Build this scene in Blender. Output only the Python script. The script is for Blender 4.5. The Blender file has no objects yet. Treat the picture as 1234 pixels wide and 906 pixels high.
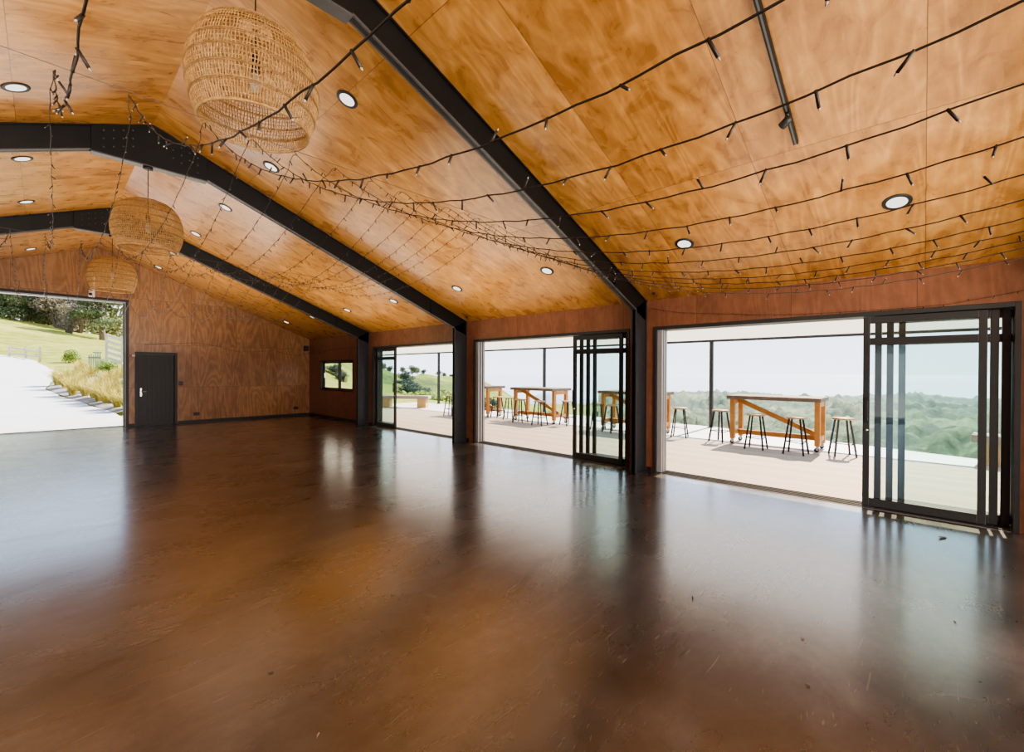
import bpy, bmesh, math, random
from mathutils import Vector, Matrix, noise
random.seed(11)
PI = math.pi
sc = bpy.context.scene
COL = sc.collection

# ------------------------------------------------------------------ helpers
class MB:
    """collects verts / faces (with material slots), builds ONE mesh object"""
    def __init__(s): s.v = []; s.f = []; s.m = []; s.sm = []
    def add(s, vs, fs, mi=0, smooth=False):
        o = len(s.v); s.v += [tuple(v) for v in vs]
        for f in fs: s.f.append([i + o for i in f]); s.m.append(mi); s.sm.append(smooth)
        return s
    def box(s, x0, x1, y0, y1, z0, z1, mi=0):
        vs = [(x, y, z) for z in (z0, z1) for y in (y0, y1) for x in (x0, x1)]
        return s.add(vs, [(0, 2, 3, 1), (4, 5, 7, 6), (0, 1, 5, 4), (2, 6, 7, 3), (0, 4, 6, 2), (1, 3, 7, 5)], mi)
    def bar(s, a, b, w, h, mi=0, up=(0, 0, 1)):
        a = Vector(a); b = Vector(b); d = (b - a).normalized(); u = Vector(up)
        if abs(d.dot(u)) > .98: u = Vector((1, 0, 0))
        r = d.cross(u).normalized(); u = r.cross(d)
        vs = [p + r * (sx * w / 2) + u * (sy * h / 2) for p in (a, b) for sx, sy in ((-1, -1), (1, -1), (1, 1), (-1, 1))]
        return s.add(vs, [(0, 3, 2, 1), (4, 5, 6, 7), (0, 1, 5, 4), (1, 2, 6, 5), (2, 3, 7, 6), (3, 0, 4, 7)], mi)
    def tube(s, pts, r, n=6, mi=0, cap=True, closed=False):
        pts = [Vector(p) for p in pts]; N = len(pts); rs = r if isinstance(r, (list, tuple)) else [r] * N
        vs = []; ref = None
        for i, p in enumerate(pts):
            if closed: d = pts[(i + 1) % N] - pts[i - 1]
            else: d = pts[min(i + 1, N - 1)] - pts[max(i - 1, 0)]
            d.normalize()
            if ref is None:
                ref = Vector((0, 0, 1)) if abs(d.z) < .9 else Vector((1, 0, 0))
            a = d.cross(ref).normalized(); b = a.cross(d).normalized(); ref = b
            for k in range(n):
                t = 2 * PI * k / n; vs.append(p + (a * math.cos(t) + b * math.sin(t)) * rs[i])
        fs = []
        for i in range(N if closed else N - 1):
            j = (i + 1) % N
            for k in range(n):
                l = (k + 1) % n; fs.append((i * n + k, i * n + l, j * n + l, j * n + k))
        if cap and not closed:
            fs.append(tuple(range(n - 1, -1, -1))); fs.append(tuple((N - 1) * n + k for k in range(n)))
        return s.add(vs, fs, mi, n > 4)
    def lathe(s, prof, n=24, c=(0, 0, 0), mi=0, smooth=True, cap=True):
        vs = []
        for r, z in prof:
            for k in range(n):
                t = 2 * PI * k / n; vs.append((c[0] + r * math.cos(t), c[1] + r * math.sin(t), c[2] + z))
        fs = [(i * n + k, i * n + (k + 1) % n, (i + 1) * n + (k + 1) % n, (i + 1) * n + k) for i in range(len(prof) - 1) for k in range(n)]
        if cap and prof[0][0] > 1e-5: fs.append(tuple(range(n - 1, -1, -1)))
        if cap and prof[-1][0] > 1e-5: fs.append(tuple((len(prof) - 1) * n + k for k in range(n)))
        return s.add(vs, fs, mi, smooth)
    def prism(s, poly, axis, a, b, mi=0):
        """poly: 2-D points; axis 'x','y','z' is the extrusion axis"""
        def P(u, v, w): return {'x': (w, u, v), 'y': (u, w, v), 'z': (u, v, w)}[axis]
        n = len(poly); vs = [P(u, v, a) for u, v in poly] + [P(u, v, b) for u, v in poly]
        return s.add(vs, [tuple(range(n - 1, -1, -1)), tuple(range(n, 2 * n))] + [(i, (i + 1) % n, (i + 1) % n + n, i + n) for i in range(n)], mi)
    def build(s, name, mats, parent=None, bevel=0, loc=None):
        me = bpy.data.meshes.new(name); me.from_pydata(s.v, [], s.f)
        for m in (mats if isinstance(mats, (list, tuple)) else [mats]): me.materials.append(m)
        me.polygons.foreach_set('material_index', s.m); me.polygons.foreach_set('use_smooth', s.sm)
        bm = bmesh.new(); bm.from_mesh(me); bmesh.ops.recalc_face_normals(bm, faces=bm.faces); bm.to_mesh(me); bm.free()
        me.update()
        o = bpy.data.objects.new(name, me); COL.objects.link(o)
        if parent is not None: o.parent = parent
        if loc is not None: o.location = loc
        if bevel:
            b = o.modifiers.new('bevel', 'BEVEL'); b.width = bevel; b.segments = 2; b.limit_method = 'ANGLE'
        return o

def tag(o, label=None, cat=None, group=None, kind=None):
    if label: o['label'] = label
    if cat: o['category'] = cat
    if group: o['group'] = group
    if kind: o['kind'] = kind
    return o
def thing(name, label, cat, loc=(0, 0, 0), rz=0, group=None):
    o = bpy.data.objects.new(name, None); COL.objects.link(o)
    o.location = loc; o.rotation_euler = (0, 0, rz); o.empty_display_size = .1
    return tag(o, label, cat, group)
def dup(root, loc, rz=0, label=None, group=None, scale=None):
    r = root.copy(); COL.objects.link(r); r.location = loc; r.rotation_euler = (0, 0, rz)
    if scale: r.scale = scale
    if label: r['label'] = label
    if group: r['group'] = group
    for ch in list(root.children):
        c = ch.copy(); COL.objects.link(c); c.parent = r
        for g in ch.children:
            d = g.copy(); COL.objects.link(d); d.parent = c
    return r
def struct(name, mb, mats, parent=None, bevel=0):
    o = mb.build(name, mats, parent, bevel)
    if parent is None: o['kind'] = 'structure'
    return o
ORD = ['first', 'second', 'third', 'fourth', 'fifth', 'sixth', 'seventh', 'eighth', 'ninth', 'tenth', 'eleventh', 'twelfth', 'thirteenth', 'fourteenth', 'fifteenth', 'sixteenth', 'seventeenth', 'eighteenth', 'nineteenth', 'twentieth', 'twenty-first', 'twenty-second', 'twenty-third', 'twenty-fourth']

# ------------------------------------------------------------------ materials
def newmat(name):
    m = bpy.data.materials.new(name); m.use_nodes = True
    nt = m.node_tree; nt.nodes.clear()
    out = nt.nodes.new('ShaderNodeOutputMaterial')
    return m, nt, out
def N(nt, t, **kw):
    n = nt.nodes.new(t)
    for k, v in kw.items():
        if k == 'ins':
            for i, x in v.items():
                if isinstance(x, bpy.types.NodeSocket): nt.links.new(x, n.inputs[i])
                else: n.inputs[i].default_value = x
        else: setattr(n, k, v)
    return n
def math_(nt, op, a, b=0.0, c=None):
    n = N(nt, 'ShaderNodeMath', operation=op, ins={0: a, 1: b} if c is None else {0: a, 1: b, 2: c}); return n.outputs[0]
def mixc(nt, f, a, b, mode='MIX'):
    n = N(nt, 'ShaderNodeMix', data_type='RGBA', blend_type=mode, ins={0: f, 6: a, 7: b}); return n.outputs[2]
def ramp(nt, f, stops):
    n = N(nt, 'ShaderNodeValToRGB', ins={0: f}); e = n.color_ramp.elements
    while len(e) < len(stops): e.new(.5)
    for i, (p, c) in enumerate(stops): e[i].position = p; e[i].color = (*c, 1) if len(c) == 3 else c
    return n.outputs[0]
def noise_(nt, vec, scale, detail=3, rough=.5, dist=0.):
    return N(nt, 'ShaderNodeTexNoise', ins={'Vector': vec, 'Scale': scale, 'Detail': detail, 'Roughness': rough, 'Distortion': dist}).outputs[0]
def objco(nt): return N(nt, 'ShaderNodeTexCoord').outputs['Object']
def mapping(nt, vec, scale=(1, 1, 1), loc=(0, 0, 0), rot=(0, 0, 0)):
    return N(nt, 'ShaderNodeMapping', ins={'Vector': vec, 'Location': loc, 'Rotation': rot, 'Scale': scale}).outputs[0]
def principled(nt, out, **ins):
    p = N(nt, 'ShaderNodeBsdfPrincipled')
    for k, v in ins.items():
        k = k.replace('_', ' ')
        if isinstance(v, bpy.types.NodeSocket): nt.links.new(v, p.inputs[k])
        else: p.inputs[k].default_value = v
    nt.links.new(p.outputs[0], out.inputs[0]); return p
def plain(name, c, rough=.5, metal=0., var=.12, scale=6., bump=0., spec=.5):
    m, nt, out = newmat(name); co = objco(nt)
    n = noise_(nt, co, scale, 4)
    col = mixc(nt, n, (*[x * (1 - var) for x in c], 1), (*[min(1, x * (1 + var)) for x in c], 1))
    p = principled(nt, out, Base_Color=col, Roughness=rough, Metallic=metal, Specular_IOR_Level=spec)
    if bump:
        b = N(nt, 'ShaderNodeBump', ins={'Strength': bump, 'Distance': .01, 'Height': noise_(nt, co, scale * 4, 4)})
        nt.links.new(b.outputs[0], p.inputs['Normal'])
    return m
def emit(name, c, s):
    m, nt, out = newmat(name)
    e = N(nt, 'ShaderNodeEmission', ins={'Color': (*c, 1), 'Strength': s}); nt.links.new(e.outputs[0], out.inputs[0]); return m

def plywood(name, dark, mid, light, ax, size, off, rough=.32, grain=0, blotch=.6, joint=.0022, ring=1.0):
    """varnished plywood sheets: ax = the two object axes, size/off = sheet size and first joint, grain = axis index the grain runs along"""
    m, nt, out = newmat(name); co = objco(nt)
    sep = N(nt, 'ShaderNodeSeparateXYZ', ins={0: co}).outputs
    uv = [sep[ax[0]], sep[ax[1]]]; cells = []; edges = []
    for i in (0, 1):
        t = math_(nt, 'DIVIDE', math_(nt, 'SUBTRACT', uv[i], off[i]), size[i])
        cells.append(math_(nt, 'FLOOR', t)); fr = math_(nt, 'FRACT', t)
        edges.append(math_(nt, 'MULTIPLY', math_(nt, 'MINIMUM', fr, math_(nt, 'SUBTRACT', 1., fr)), size[i]))
    cid = N(nt, 'ShaderNodeCombineXYZ', ins={0: cells[0], 1: cells[1], 2: 3.7}).outputs[0]
    wn = N(nt, 'ShaderNodeTexWhiteNoise', noise_dimensions='3D', ins={0: cid})
    rnd = wn.outputs[0]
    ga = .28; gb = 1.6
    sc2 = (ga, gb) if grain == 0 else (gb, ga)
    P = N(nt, 'ShaderNodeCombineXYZ', ins={0: math_(nt, 'MULTIPLY', uv[0], sc2[0]), 1: math_(nt, 'MULTIPLY', uv[1], sc2[1]), 2: math_(nt, 'MULTIPLY', rnd, 37.)}).outputs[0]
    n1 = noise_(nt, P, 1.35, 2.5, .5, .35)
    rings = math_(nt, 'MULTIPLY_ADD', math_(nt, 'SINE', math_(nt, 'MULTIPLY', n1, 85.)), .5, .5)
    rings = math_(nt, 'POWER', rings, 1.6)
    Pf = N(nt, 'ShaderNodeVectorMath', operation='MULTIPLY', ins={0: P, 1: (9, 9, 1)}).outputs[0]
    fib = noise_(nt, Pf, 3.5, 5, .65)
    Pb = N(nt, 'ShaderNodeCombineXYZ', ins={0: math_(nt, 'MULTIPLY', uv[0], 2.6 if grain == 0 else 3.4), 1: math_(nt, 'MULTIPLY', uv[1], 3.4 if grain == 0 else 2.6), 2: math_(nt, 'MULTIPLY', rnd, 19.)}).outputs[0]
    bl = noise_(nt, Pb, 1.5, 3, .5, .9)
    n2 = noise_(nt, P, .9, 2)
    v = math_(nt, 'ADD', math_(nt, 'MULTIPLY', rings, .10 * ring), math_(nt, 'MULTIPLY', fib, .26))
    v = math_(nt, 'ADD', v, math_(nt, 'MULTIPLY', bl, blotch))
    v = math_(nt, 'ADD', v, math_(nt, 'MULTIPLY', n2, .25))
    v = math_(nt, 'ADD', v, math_(nt, 'MULTIPLY', rnd, .16))
    v = math_(nt, 'SUBTRACT', v, .17 + .42 * (blotch - .2))
    col = ramp(nt, v, [(.12, dark), (.45, mid), (.8, light)])
    e = math_(nt, 'MINIMUM', edges[0], edges[1])
    j = N(nt, 'ShaderNodeMapRange', ins={0: e, 1: joint * .6, 2: joint * 1.4, 3: 1., 4: 0.}).outputs[0]
    col = mixc(nt, math_(nt, 'MULTIPLY', j, .8), col, (.03, .012, .004, 1))
    r = math_(nt, 'MULTIPLY_ADD', bl, .16, rough - .08)
    p = principled(nt, out, Base_Color=col, Roughness=r, Specular_IOR_Level=.45)
    b = N(nt, 'ShaderNodeBump', ins={'Strength': .06, 'Distance': .004, 'Height': bl}); nt.links.new(b.outputs[0], p.inputs['Normal'])
    return m

SL = (4.65 - 2.592) / (6.294 - .98); RX, RZ = .98, 4.65; CS = math.cos(math.atan(SL))
M = {}
M['ply_ceiling'] = plywood('varnished plywood ceiling', (.27, .112, .028), (.47, .222, .062), (.69, .38, .128), (0, 1), (2.24, 1.125), (2.05, 0.0), .29, 0, .85, ring=1.4)
M['ply_wall'] = plywood('varnished plywood wall', (.19, .086, .034), (.34, .17, .072), (.48, .27, .125), (0, 2), (1.15, 1.2), (2.95, 1.03), .36, 1, .35, ring=2.2)
M['ply_side'] = plywood('red brown plywood wall', (.13, .052, .026), (.25, .103, .053), (.35, .16, .085), (1, 2), (1.14, 2.6), (.06, 0.0), .36, 1, .35, ring=.8)
def polished_floor():
    m, nt, out = newmat('polished concrete'); co = objco(nt)
    a = noise_(nt, co, .42, 5, .6, .8); b = noise_(nt, mapping(nt, co, (1, 1.7, 1), rot=(0, 0, .6)), 1.9, 6, .62, .6)
    c = noise_(nt, co, 14., 5, .7); d = noise_(nt, co, 90., 3, .6)
    w = noise_(nt, mapping(nt, co, (.5, 1.3, 1), rot=(0, 0, -.5)), 1.1, 6, .68, .7)
    v = math_(nt, 'ADD', math_(nt, 'MULTIPLY', a, .42), math_(nt, 'ADD', math_(nt, 'MULTIPLY', b, .30), math_(nt, 'ADD', math_(nt, 'MULTIPLY', c, .14), math_(nt, 'MULTIPLY', w, .26))))
    col = ramp(nt, v, [(.44, (.023, .022, .023)), (.53, (.055, .052, .053)), (.60, (.090, .085, .086)), (.70, (.175, .166, .166))])
    col = mixc(nt, math_(nt, 'MULTIPLY', d, .35), col, (.06, .035, .02, 1))
    # hairline scratches: sparse thin streaks of stretched noise in three directions
    scr = None
    for rot, sx, sy, off in ((.5, 1.1, 42., 0), (-.75, .9, 50., 7), (1.9, 1.2, 38., 3)):
        wv = mapping(nt, co, (sx, sy, 1), (off, off, 0), (0, 0, rot))
        wv = N(nt, 'ShaderNodeVectorMath', operation='ADD', ins={0: wv, 1: N(nt, 'ShaderNodeCombineXYZ', ins={1: math_(nt, 'MULTIPLY', noise_(nt, co, .8, 1), 22.)}).outputs[0]}).outputs[0]
        n = noise_(nt, wv, 1.4, 1.5, .5)
        t = N(nt, 'ShaderNodeMapRange', ins={0: n, 1: .70, 2: .76, 3: 0., 4: 1.}).outputs[0]
        scr = t if scr is None else math_(nt, 'MAXIMUM', scr, t)
    col = mixc(nt, math_(nt, 'MULTIPLY', scr, .25), col, (.44, .37, .31, 1))
    r = math_(nt, 'ADD', math_(nt, 'MULTIPLY_ADD', w, .16, .20), math_(nt, 'MULTIPLY', scr, .1))
    p = principled(nt, out, Base_Color=col, Roughness=r, Specular_IOR_Level=1., Coat_Weight=1., Coat_Roughness=math_(nt, 'MULTIPLY_ADD', b, .16, .10), Coat_IOR=1.95)
    h = math_(nt, 'ADD', math_(nt, 'MULTIPLY', noise_(nt, co, 3.2, 3), .7), math_(nt, 'MULTIPLY', c, .02))
    bp = N(nt, 'ShaderNodeBump', ins={'Strength': .045, 'Distance': .02, 'Height': h}); nt.links.new(bp.outputs[0], p.inputs['Normal'])
    return m
M['floor'] = polished_floor()
M['steel'] = plain('black painted steel', (.0065, .0065, .007), .45, 0, .25, 3., 0, .3)
M['steel_col'] = plain('dark grey painted steel', (.022, .0235, .026), .42, 0, .2, 3.)
M['flange'] = plain('grey lit steel flange', (.075, .072, .07), .45, 0, .3, 5.)  # lighter grey paints in the light caught by the rafter undersides
M['alu'] = plain('charcoal anodised aluminium', (.034, .035, .034), .42, .3, .12, 8.)
M['alu_light'] = plain('light grey aluminium jamb', (.36, .36, .36), .4, .2, .08, 8.)
M['sill'] = plain('grey sill aluminium', (.20, .20, .20), .5, .2, .1)
M['black'] = plain('matte black paint', (.012, .012, .013), .5, 0, .2, 12.)
M['door_black'] = plain('black stained timber', (.016, .015, .015), .5, 0, .3, 20.)
M['chrome'] = plain('brushed chrome', (.62, .61, .6), .28, 1., .05)
M['white'] = plain('white plastic', (.78, .77, .74), .4, 0, .04)
M['cable'] = plain('black cable rubber', (.016, .013, .011), .55, 0, .2, 40.)
M['led'] = plain('clear led tip', (.42, .38, .33), .25, 0, .1, 40.)
M['wire'] = plain('thin steel wire', (.10, .085, .07), .4, .4)
M['glow'] = emit('downlight diffuser', (1., .93, .84), .42)
def glass(name, tint):
    m, nt, out = newmat(name)
    fc = N(nt, 'ShaderNodeLayerWeight', ins={'Blend': .5}).outputs['Facing']
    fr = math_(nt, 'MULTIPLY_ADD', math_(nt, 'POWER', fc, 5.), .85, .045)
    tr = N(nt, 'ShaderNodeBsdfTransparent', ins={'Color': (*tint, 1)})
    gl = N(nt, 'ShaderNodeBsdfGlossy', ins={'Color': (.9, .95, .95, 1), 'Roughness': .02})
    n = noise_(nt, objco(nt), .7, 2)
    f = math_(nt, 'MULTIPLY', fr, math_(nt, 'MULTIPLY_ADD', n, .2, .8))
    mx = N(nt, 'ShaderNodeMixShader', ins={0: f, 1: tr.outputs[0], 2: gl.outputs[0]}); nt.links.new(mx.outputs[0], out.inputs[0]); return m
M['glass'] = glass('green tinted glass', (.90, .97, .96))
M['glass_clear'] = glass('clear window glass', (.95, .97, .96))
def rattan(name, a, b):
    m, nt, out = newmat(name); co = objco(nt)
    n = noise_(nt, co, 38., 4, .7); col = ramp(nt, n, [(.3, a), (.7, b)])
    d = N(nt, 'ShaderNodeBsdfPrincipled', ins={'Base Color': col, 'Roughness': .6})
    t = N(nt, 'ShaderNodeBsdfTranslucent', ins={'Color': col})
    mx = N(nt, 'ShaderNodeMixShader', ins={0: .25, 1: d.outputs[0], 2: t.outputs[0]}); nt.links.new(mx.outputs[0], out.inputs[0]); return m
M['rattan'] = rattan('woven rattan', (.38, .20, .065), (.72, .46, .19))
M['rattan_dark'] = rattan('dark rattan band', (.24, .12, .04), (.50, .29, .11))
def boards(name, a, b, axis, w, rough=.6):
    m, nt, out = newmat(name); co = objco(nt); sep = N(nt, 'ShaderNodeSeparateXYZ', ins={0: co}).outputs
    t = math_(nt, 'DIVIDE', sep[axis], w); idn = math_(nt, 'FLOOR', t); fr = math_(nt, 'FRACT', t)
    rnd = N(nt, 'ShaderNodeTexWhiteNoise', noise_dimensions='1D', ins={'W': idn}).outputs[0]
    s = [1., 1., 1.]; s[axis] = 14.
    n = noise_(nt, mapping(nt, co, tuple(s)), 2.2, 5, .65)
    v = math_(nt, 'ADD', math_(nt, 'MULTIPLY', n, .7), math_(nt, 'MULTIPLY', rnd, .35))
    col = mixc(nt, v, (*a, 1), (*b, 1))
    e = math_(nt, 'MINIMUM', fr, math_(nt, 'SUBTRACT', 1., fr))
    j = N(nt, 'ShaderNodeMapRange', ins={0: e, 1: .015, 2: .045, 3: 1., 4: 0.}).outputs[0]
    col = mixc(nt, math_(nt, 'MULTIPLY', j, .65), col, (.10, .08, .07, 1))
    principled(nt, out, Base_Color=col, Roughness=rough); return m
M['deck'] = boards('weathered deck boards', (.30, .27, .245), (.56, .52, .475), 0, .142)
M['timber'] = plain('orange oiled pine', (.52, .25, .075), .5, 0, .3, 7.)
M['table_top'] = plain('grey weathered table top', (.15, .125, .105), .6, 0, .4, 9.)
M['seat'] = plain('pale timber seat', (.42, .30, .19), .5, 0, .2, 9.)
M['bench_top'] = plain('silvered bench slab', (.33, .27, .25), .6, 0, .25, 6.)
M['bench_leg'] = plain('honey timber block', (.50, .33, .14), .6, 0, .25, 6.)
def canopy():
    m, nt, out = newmat('translucent canopy sheet'); co = objco(nt)
    n = noise_(nt, co, 1.2, 2); col = mixc(nt, n, (.80, .76, .72, 1), (.86, .82, .78, 1))
    tr = N(nt, 'ShaderNodeBsdfTransparent', ins={'Color': (.93, .82, .70, 1)})
    tl = N(nt, 'ShaderNodeBsdfTranslucent', ins={'Color': col}); df = N(nt, 'ShaderNodeBsdfDiffuse', ins={'Color': col})
    a = N(nt, 'ShaderNodeMixShader', ins={0: .45, 1: tl.outputs[0], 2: df.outputs[0]})
    b = N(nt, 'ShaderNodeMixShader', ins={0: .8, 1: a.outputs[0], 2: tr.outputs[0]}); nt.links.new(b.outputs[0], out.inputs[0]); return m
M['canopy'] = canopy()
M['eave'] = plain('cream soffit lining', (.66, .60, .53), .6, 0, .04)
def veg(name, a, b, haze=0., hc=(.62, .70, .80), scale=3., bump=0.):
    m, nt, out = newmat(name); co = objco(nt)
    n = math_(nt, 'ADD', math_(nt, 'MULTIPLY', noise_(nt, co, scale, 4, .6), .6), math_(nt, 'MULTIPLY', noise_(nt, co, scale * .13, 4, .6), .4))
    col = ramp(nt, n, [(.36, a), (.62, b)])
    if haze: col = mixc(nt, haze, col, (*hc, 1))  # haze tint blended into the leaf colour
    d = N(nt, 'ShaderNodeBsdfPrincipled', ins={'Base Color': col, 'Roughness': .8, 'Specular IOR Level': .15})
    t = N(nt, 'ShaderNodeBsdfTranslucent', ins={'Color': col})
    mx = N(nt, 'ShaderNodeMixShader', ins={0: .3, 1: d.outputs[0], 2: t.outputs[0]}); nt.links.new(mx.outputs[0], out.inputs[0]); return m
M['leaf_dark'] = veg('dark foliage', (.065, .082, .040), (.19, .215, .10))
M['leaf_olive'] = veg('olive foliage', (.12, .125, .05), (.32, .32, .13))
M['leaf_brown'] = veg('bare twig foliage', (.17, .135, .085), (.36, .30, .21))
M['leaf_bush'] = veg('yellow green foliage', (.14, .19, .04), (.34, .40, .10))
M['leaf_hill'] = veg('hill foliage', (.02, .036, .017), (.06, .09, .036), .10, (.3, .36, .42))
M['tussock'] = veg('golden green tussock', (.30, .28, .05), (.62, .48, .15), scale=9.)
M['bark'] = plain('grey bark', (.17, .13, .10), .85, 0, .3, 8.)
M['grass'] = veg('pasture grass', (.17, .19, .022), (.36, .33, .085), scale=1.1)
M['drive'] = plain('pale concrete drive', (.47, .435, .41), .8, 0, .07, 1.5)
M['mulch'] = plain('grey bark mulch', (.22, .18, .15), .9, 0, .5, 18.)
M['fence'] = plain('weathered fence timber', (.52, .47, .35), .8, 0, .25, 6.)
M['crate'] = plain('green grey timber', (.20, .24, .19), .8, 0, .3, 6.)

# ------------------------------------------------------------------ setting: the hall
XW, YE, XL, YB = 6.294, 15.461, -4.334, -5.30      # right wall, far wall, left wall, back wall
def zc(x): return RZ - SL * abs(x - RX)
struct('floor', MB().box(XL - .25, XW + .26, YB - .3, YE + .02, -.15, 0), M['floor'])
struct('ceiling', MB().prism([(RX, RZ), (XW + .3, zc(XW + .3)), (XW + .3, zc(XW + .3) + .2), (RX, RZ + .2)], 'y', YB - .3, YE + .3), M['ply_ceiling'])
struct('ceiling', MB().prism([(RX, RZ), (RX, RZ + .2), (XL - .3, zc(XL - .3) + .2), (XL - .3, zc(XL - .3))], 'y', YB - .3, YE + .3), M['ply_ceiling'])
DOORS = {1: (7.565, 11.205), 2: (3.37, 7.013), 3: (-.667, 2.973), 4: (-4.86, -1.22)}
WT = .26; HD = 2.19
mb = MB(); top = 2.62
ys = sorted([(a, b) for a, b in DOORS.values()])
edge = YB - .3
for a, b in ys:
    mb.box(XW, XW + WT, edge, a, 0, top); mb.box(XW, XW + WT, a, b, HD, top); edge = b
W0, W1, WZ0, WZ1 = 12.337, 14.557, .885, 1.852
WN = .11; mb.box(XW, XW + WT, edge, 11.6, 0, top); mb.box(XW, XW + WN, 11.6, W0, 0, top); mb.box(XW, XW + WN, W0, W1, 0, WZ0); mb.box(XW, XW + WN, W0, W1, WZ1, top); mb.box(XW, XW + WN, W1, YE + .3, 0, top)
struct('wall_right', mb, M['ply_side'])
GX0, GX1, GZ = -2.2, 1.531, 3.323       # garage opening in far wall
DX0, DX1, DZ = 1.734, 2.593, 1.976
def gable(x0, x1, z0):                   # gable slice between x0,x1 from z0 to the roof line
    xs = [x0] + ([RX] if x0 < RX < x1 else []) + [x1]
    return [(x0, z0), (x1, z0)] + [(x, zc(x) + .05) for x in reversed(xs)]
mb = MB()
for x0, x1, z0 in ((XL - .25, GX0, 0), (GX0, GX1, GZ), (GX1, DX0, 0), (DX0, DX1, DZ), (DX1, XW + WT, 0)): mb.prism(gable(x0, x1, z0), 'y', YE, YE + .25)
struct('wall_far', mb, M['ply_wall'])
mb = MB(); mb.box(XL - .25, XL, YB - .3, .4, 0, 2.62); mb.box(XL - .25, XL, 4.6, YE + .25, 0, 2.62); mb.box(XL - .25, XL, .4, 4.6, 2.35, 2.62)
struct('wall_left', mb, M['ply_side'])
mb = MB()
for x0, x1, z0 in ((XL - .25, -2.2, 0), (-2.2, 4.1, 3.2), (4.1, XW + WT, 0)): mb.prism(gable(x0, x1, z0), 'y', YB - .25, YB)
struct('wall_back', mb, M['ply_wall'])
mb = MB(); mb.box(GX1 + .05, DX0 - .04, YE - .018, YE - .001, 0, .075); mb.box(DX1 + .04, XW, YE - .018, YE - .001, 0, .075); struct('baseboard_far', mb, M['black'])
mb = MB(); mb.box(XW - .018, XW - .001, 11.75, YE - .02, 0, .075)
for a, b in ((7.15, 7.234 - .02), (3.0, 3.06), (11.22, 11.38)): mb.box(XW - .018, XW - .001, a, b, 0, .075)
struct('baseboard_right', mb, M['black'])

# garage opening: black lining with a pale jamb strip
g = bpy.data.objects.new('door_6', None); COL.objects.link(g); g['kind'] = 'structure'; g.location = (GX1, YE, 0)
mb = MB(); o = -GX1, -YE
def gbox(mb, x0, x1, y0, y1, z0, z1, mi=0): return mb.box(x0 - GX1, x1 - GX1, y0 - YE, y1 - YE, z0, z1, mi)
mb = MB(); gbox(mb, GX1 - .012, GX1 + .05, YE - .012, YE + .02, 0, GZ + .05); gbox(mb, GX0 - .05, GX1 - .012, YE - .012, YE + .02, GZ - .01, GZ + .05); gbox(mb, GX0 - .05, GX0 + .012, YE - .012, YE + .02, 0, GZ - .01)
mb.build('door_frame', M['black'], g)
mb = MB(); gbox(mb, GX1 - .03, GX1 + .0, YE + .02, YE + .25, 0, GZ); gbox(mb, GX0 + .0, GX1 - .03, YE + .02, YE + .25, GZ - .04, GZ); mb.build('jamb_lining', M['alu_light'], g)
mb = MB(); gbox(mb, GX1 - .055, GX1 - .03, YE + .06, YE + .16, 0, GZ - .04); mb.build('door_track', M['black'], g)

# black boarded door on the far wall
d = bpy.data.objects.new('door_5', None); COL.objects.link(d); d['kind'] = 'structure'; d.location = (DX0, YE, 0)
W = DX1 - DX0
mb = MB().box(-.03, .035, -.02, .10, 0, DZ + .03).box(W - .035, W + .03, -.02, .10, 0, DZ + .03).box(.035, W - .035, -.02, .10, DZ - .035, DZ + .03); mb.build('door_frame', M['black'], d, .003)
mb = MB(); nb = 8; bw = (W - .074) / nb
for k in range(nb): mb.box(.037 + k * bw + .004, .037 + (k + 1) * bw - .004, .045, .085, .012, DZ - .037)
mb.box(.037, W - .037, .055, .11, .0, DZ - .037)
lf = mb.build('door_leaf', M['door_black'], d)
h = MB().box(.085, .115, .034, .046, .80, 1.02).tube([(.10, .04, .93), (.10, -.01, .93), (.21, -.012, .93)], .010, 8).tube([(.10, .045, .84), (.10, .03, .84)], .012, 8); h.build('door_handle', M['chrome'], lf)

# window on the right wall
w = bpy.data.objects.new('window_1', None); COL.objects.link(w); w['kind'] = 'structure'; w.location = (XW, W0, WZ0)
LW, LH = W1 - W0, WZ1 - WZ0
mb = MB()
mb.box(-.012, WN + .01, 0, .035, 0, LH).box(-.012, WN + .01, LW - .035, LW, 0, LH).box(-.012, WN + .01, .035, LW - .035, 0, .045).box(-.012, WN + .01, .035, LW - .035, LH - .045, LH)
mb.build('window_frame', M['black'], w, .004)
def sash(y0, y1, x, name='sash'):
    mb = MB(); t = .05
    mb.box(x, x + .035, y0, y0 + t, .045, LH - .045).box(x, x + .035, y1 - t, y1, .045, LH - .045).box(x, x + .035, y0 + t, y1 - t, .045, .045 + t).box(x, x + .035, y0 + t, y1 - t, LH - .045 - t, LH - .045)
    s = mb.build(name, M['alu'], w, .003)
    MB().add([(x + .017, y0 + t, .045 + t), (x + .017, y1 - t, .045 + t), (x + .017, y1 - t, LH - .045 - t), (x + .017, y0 + t, LH - .045 - t)], [(0, 1, 2, 3)]).build('pane', M['glass_clear'], s); return s
s = sash(.035, 1.06, .045); s2 = sash(1.0, LW - .035, .085)
MB().box(.07, .10, LW - .12, LW - .09, LH * .42, LH * .58).build('latch', M['chrome'], s2)

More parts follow.
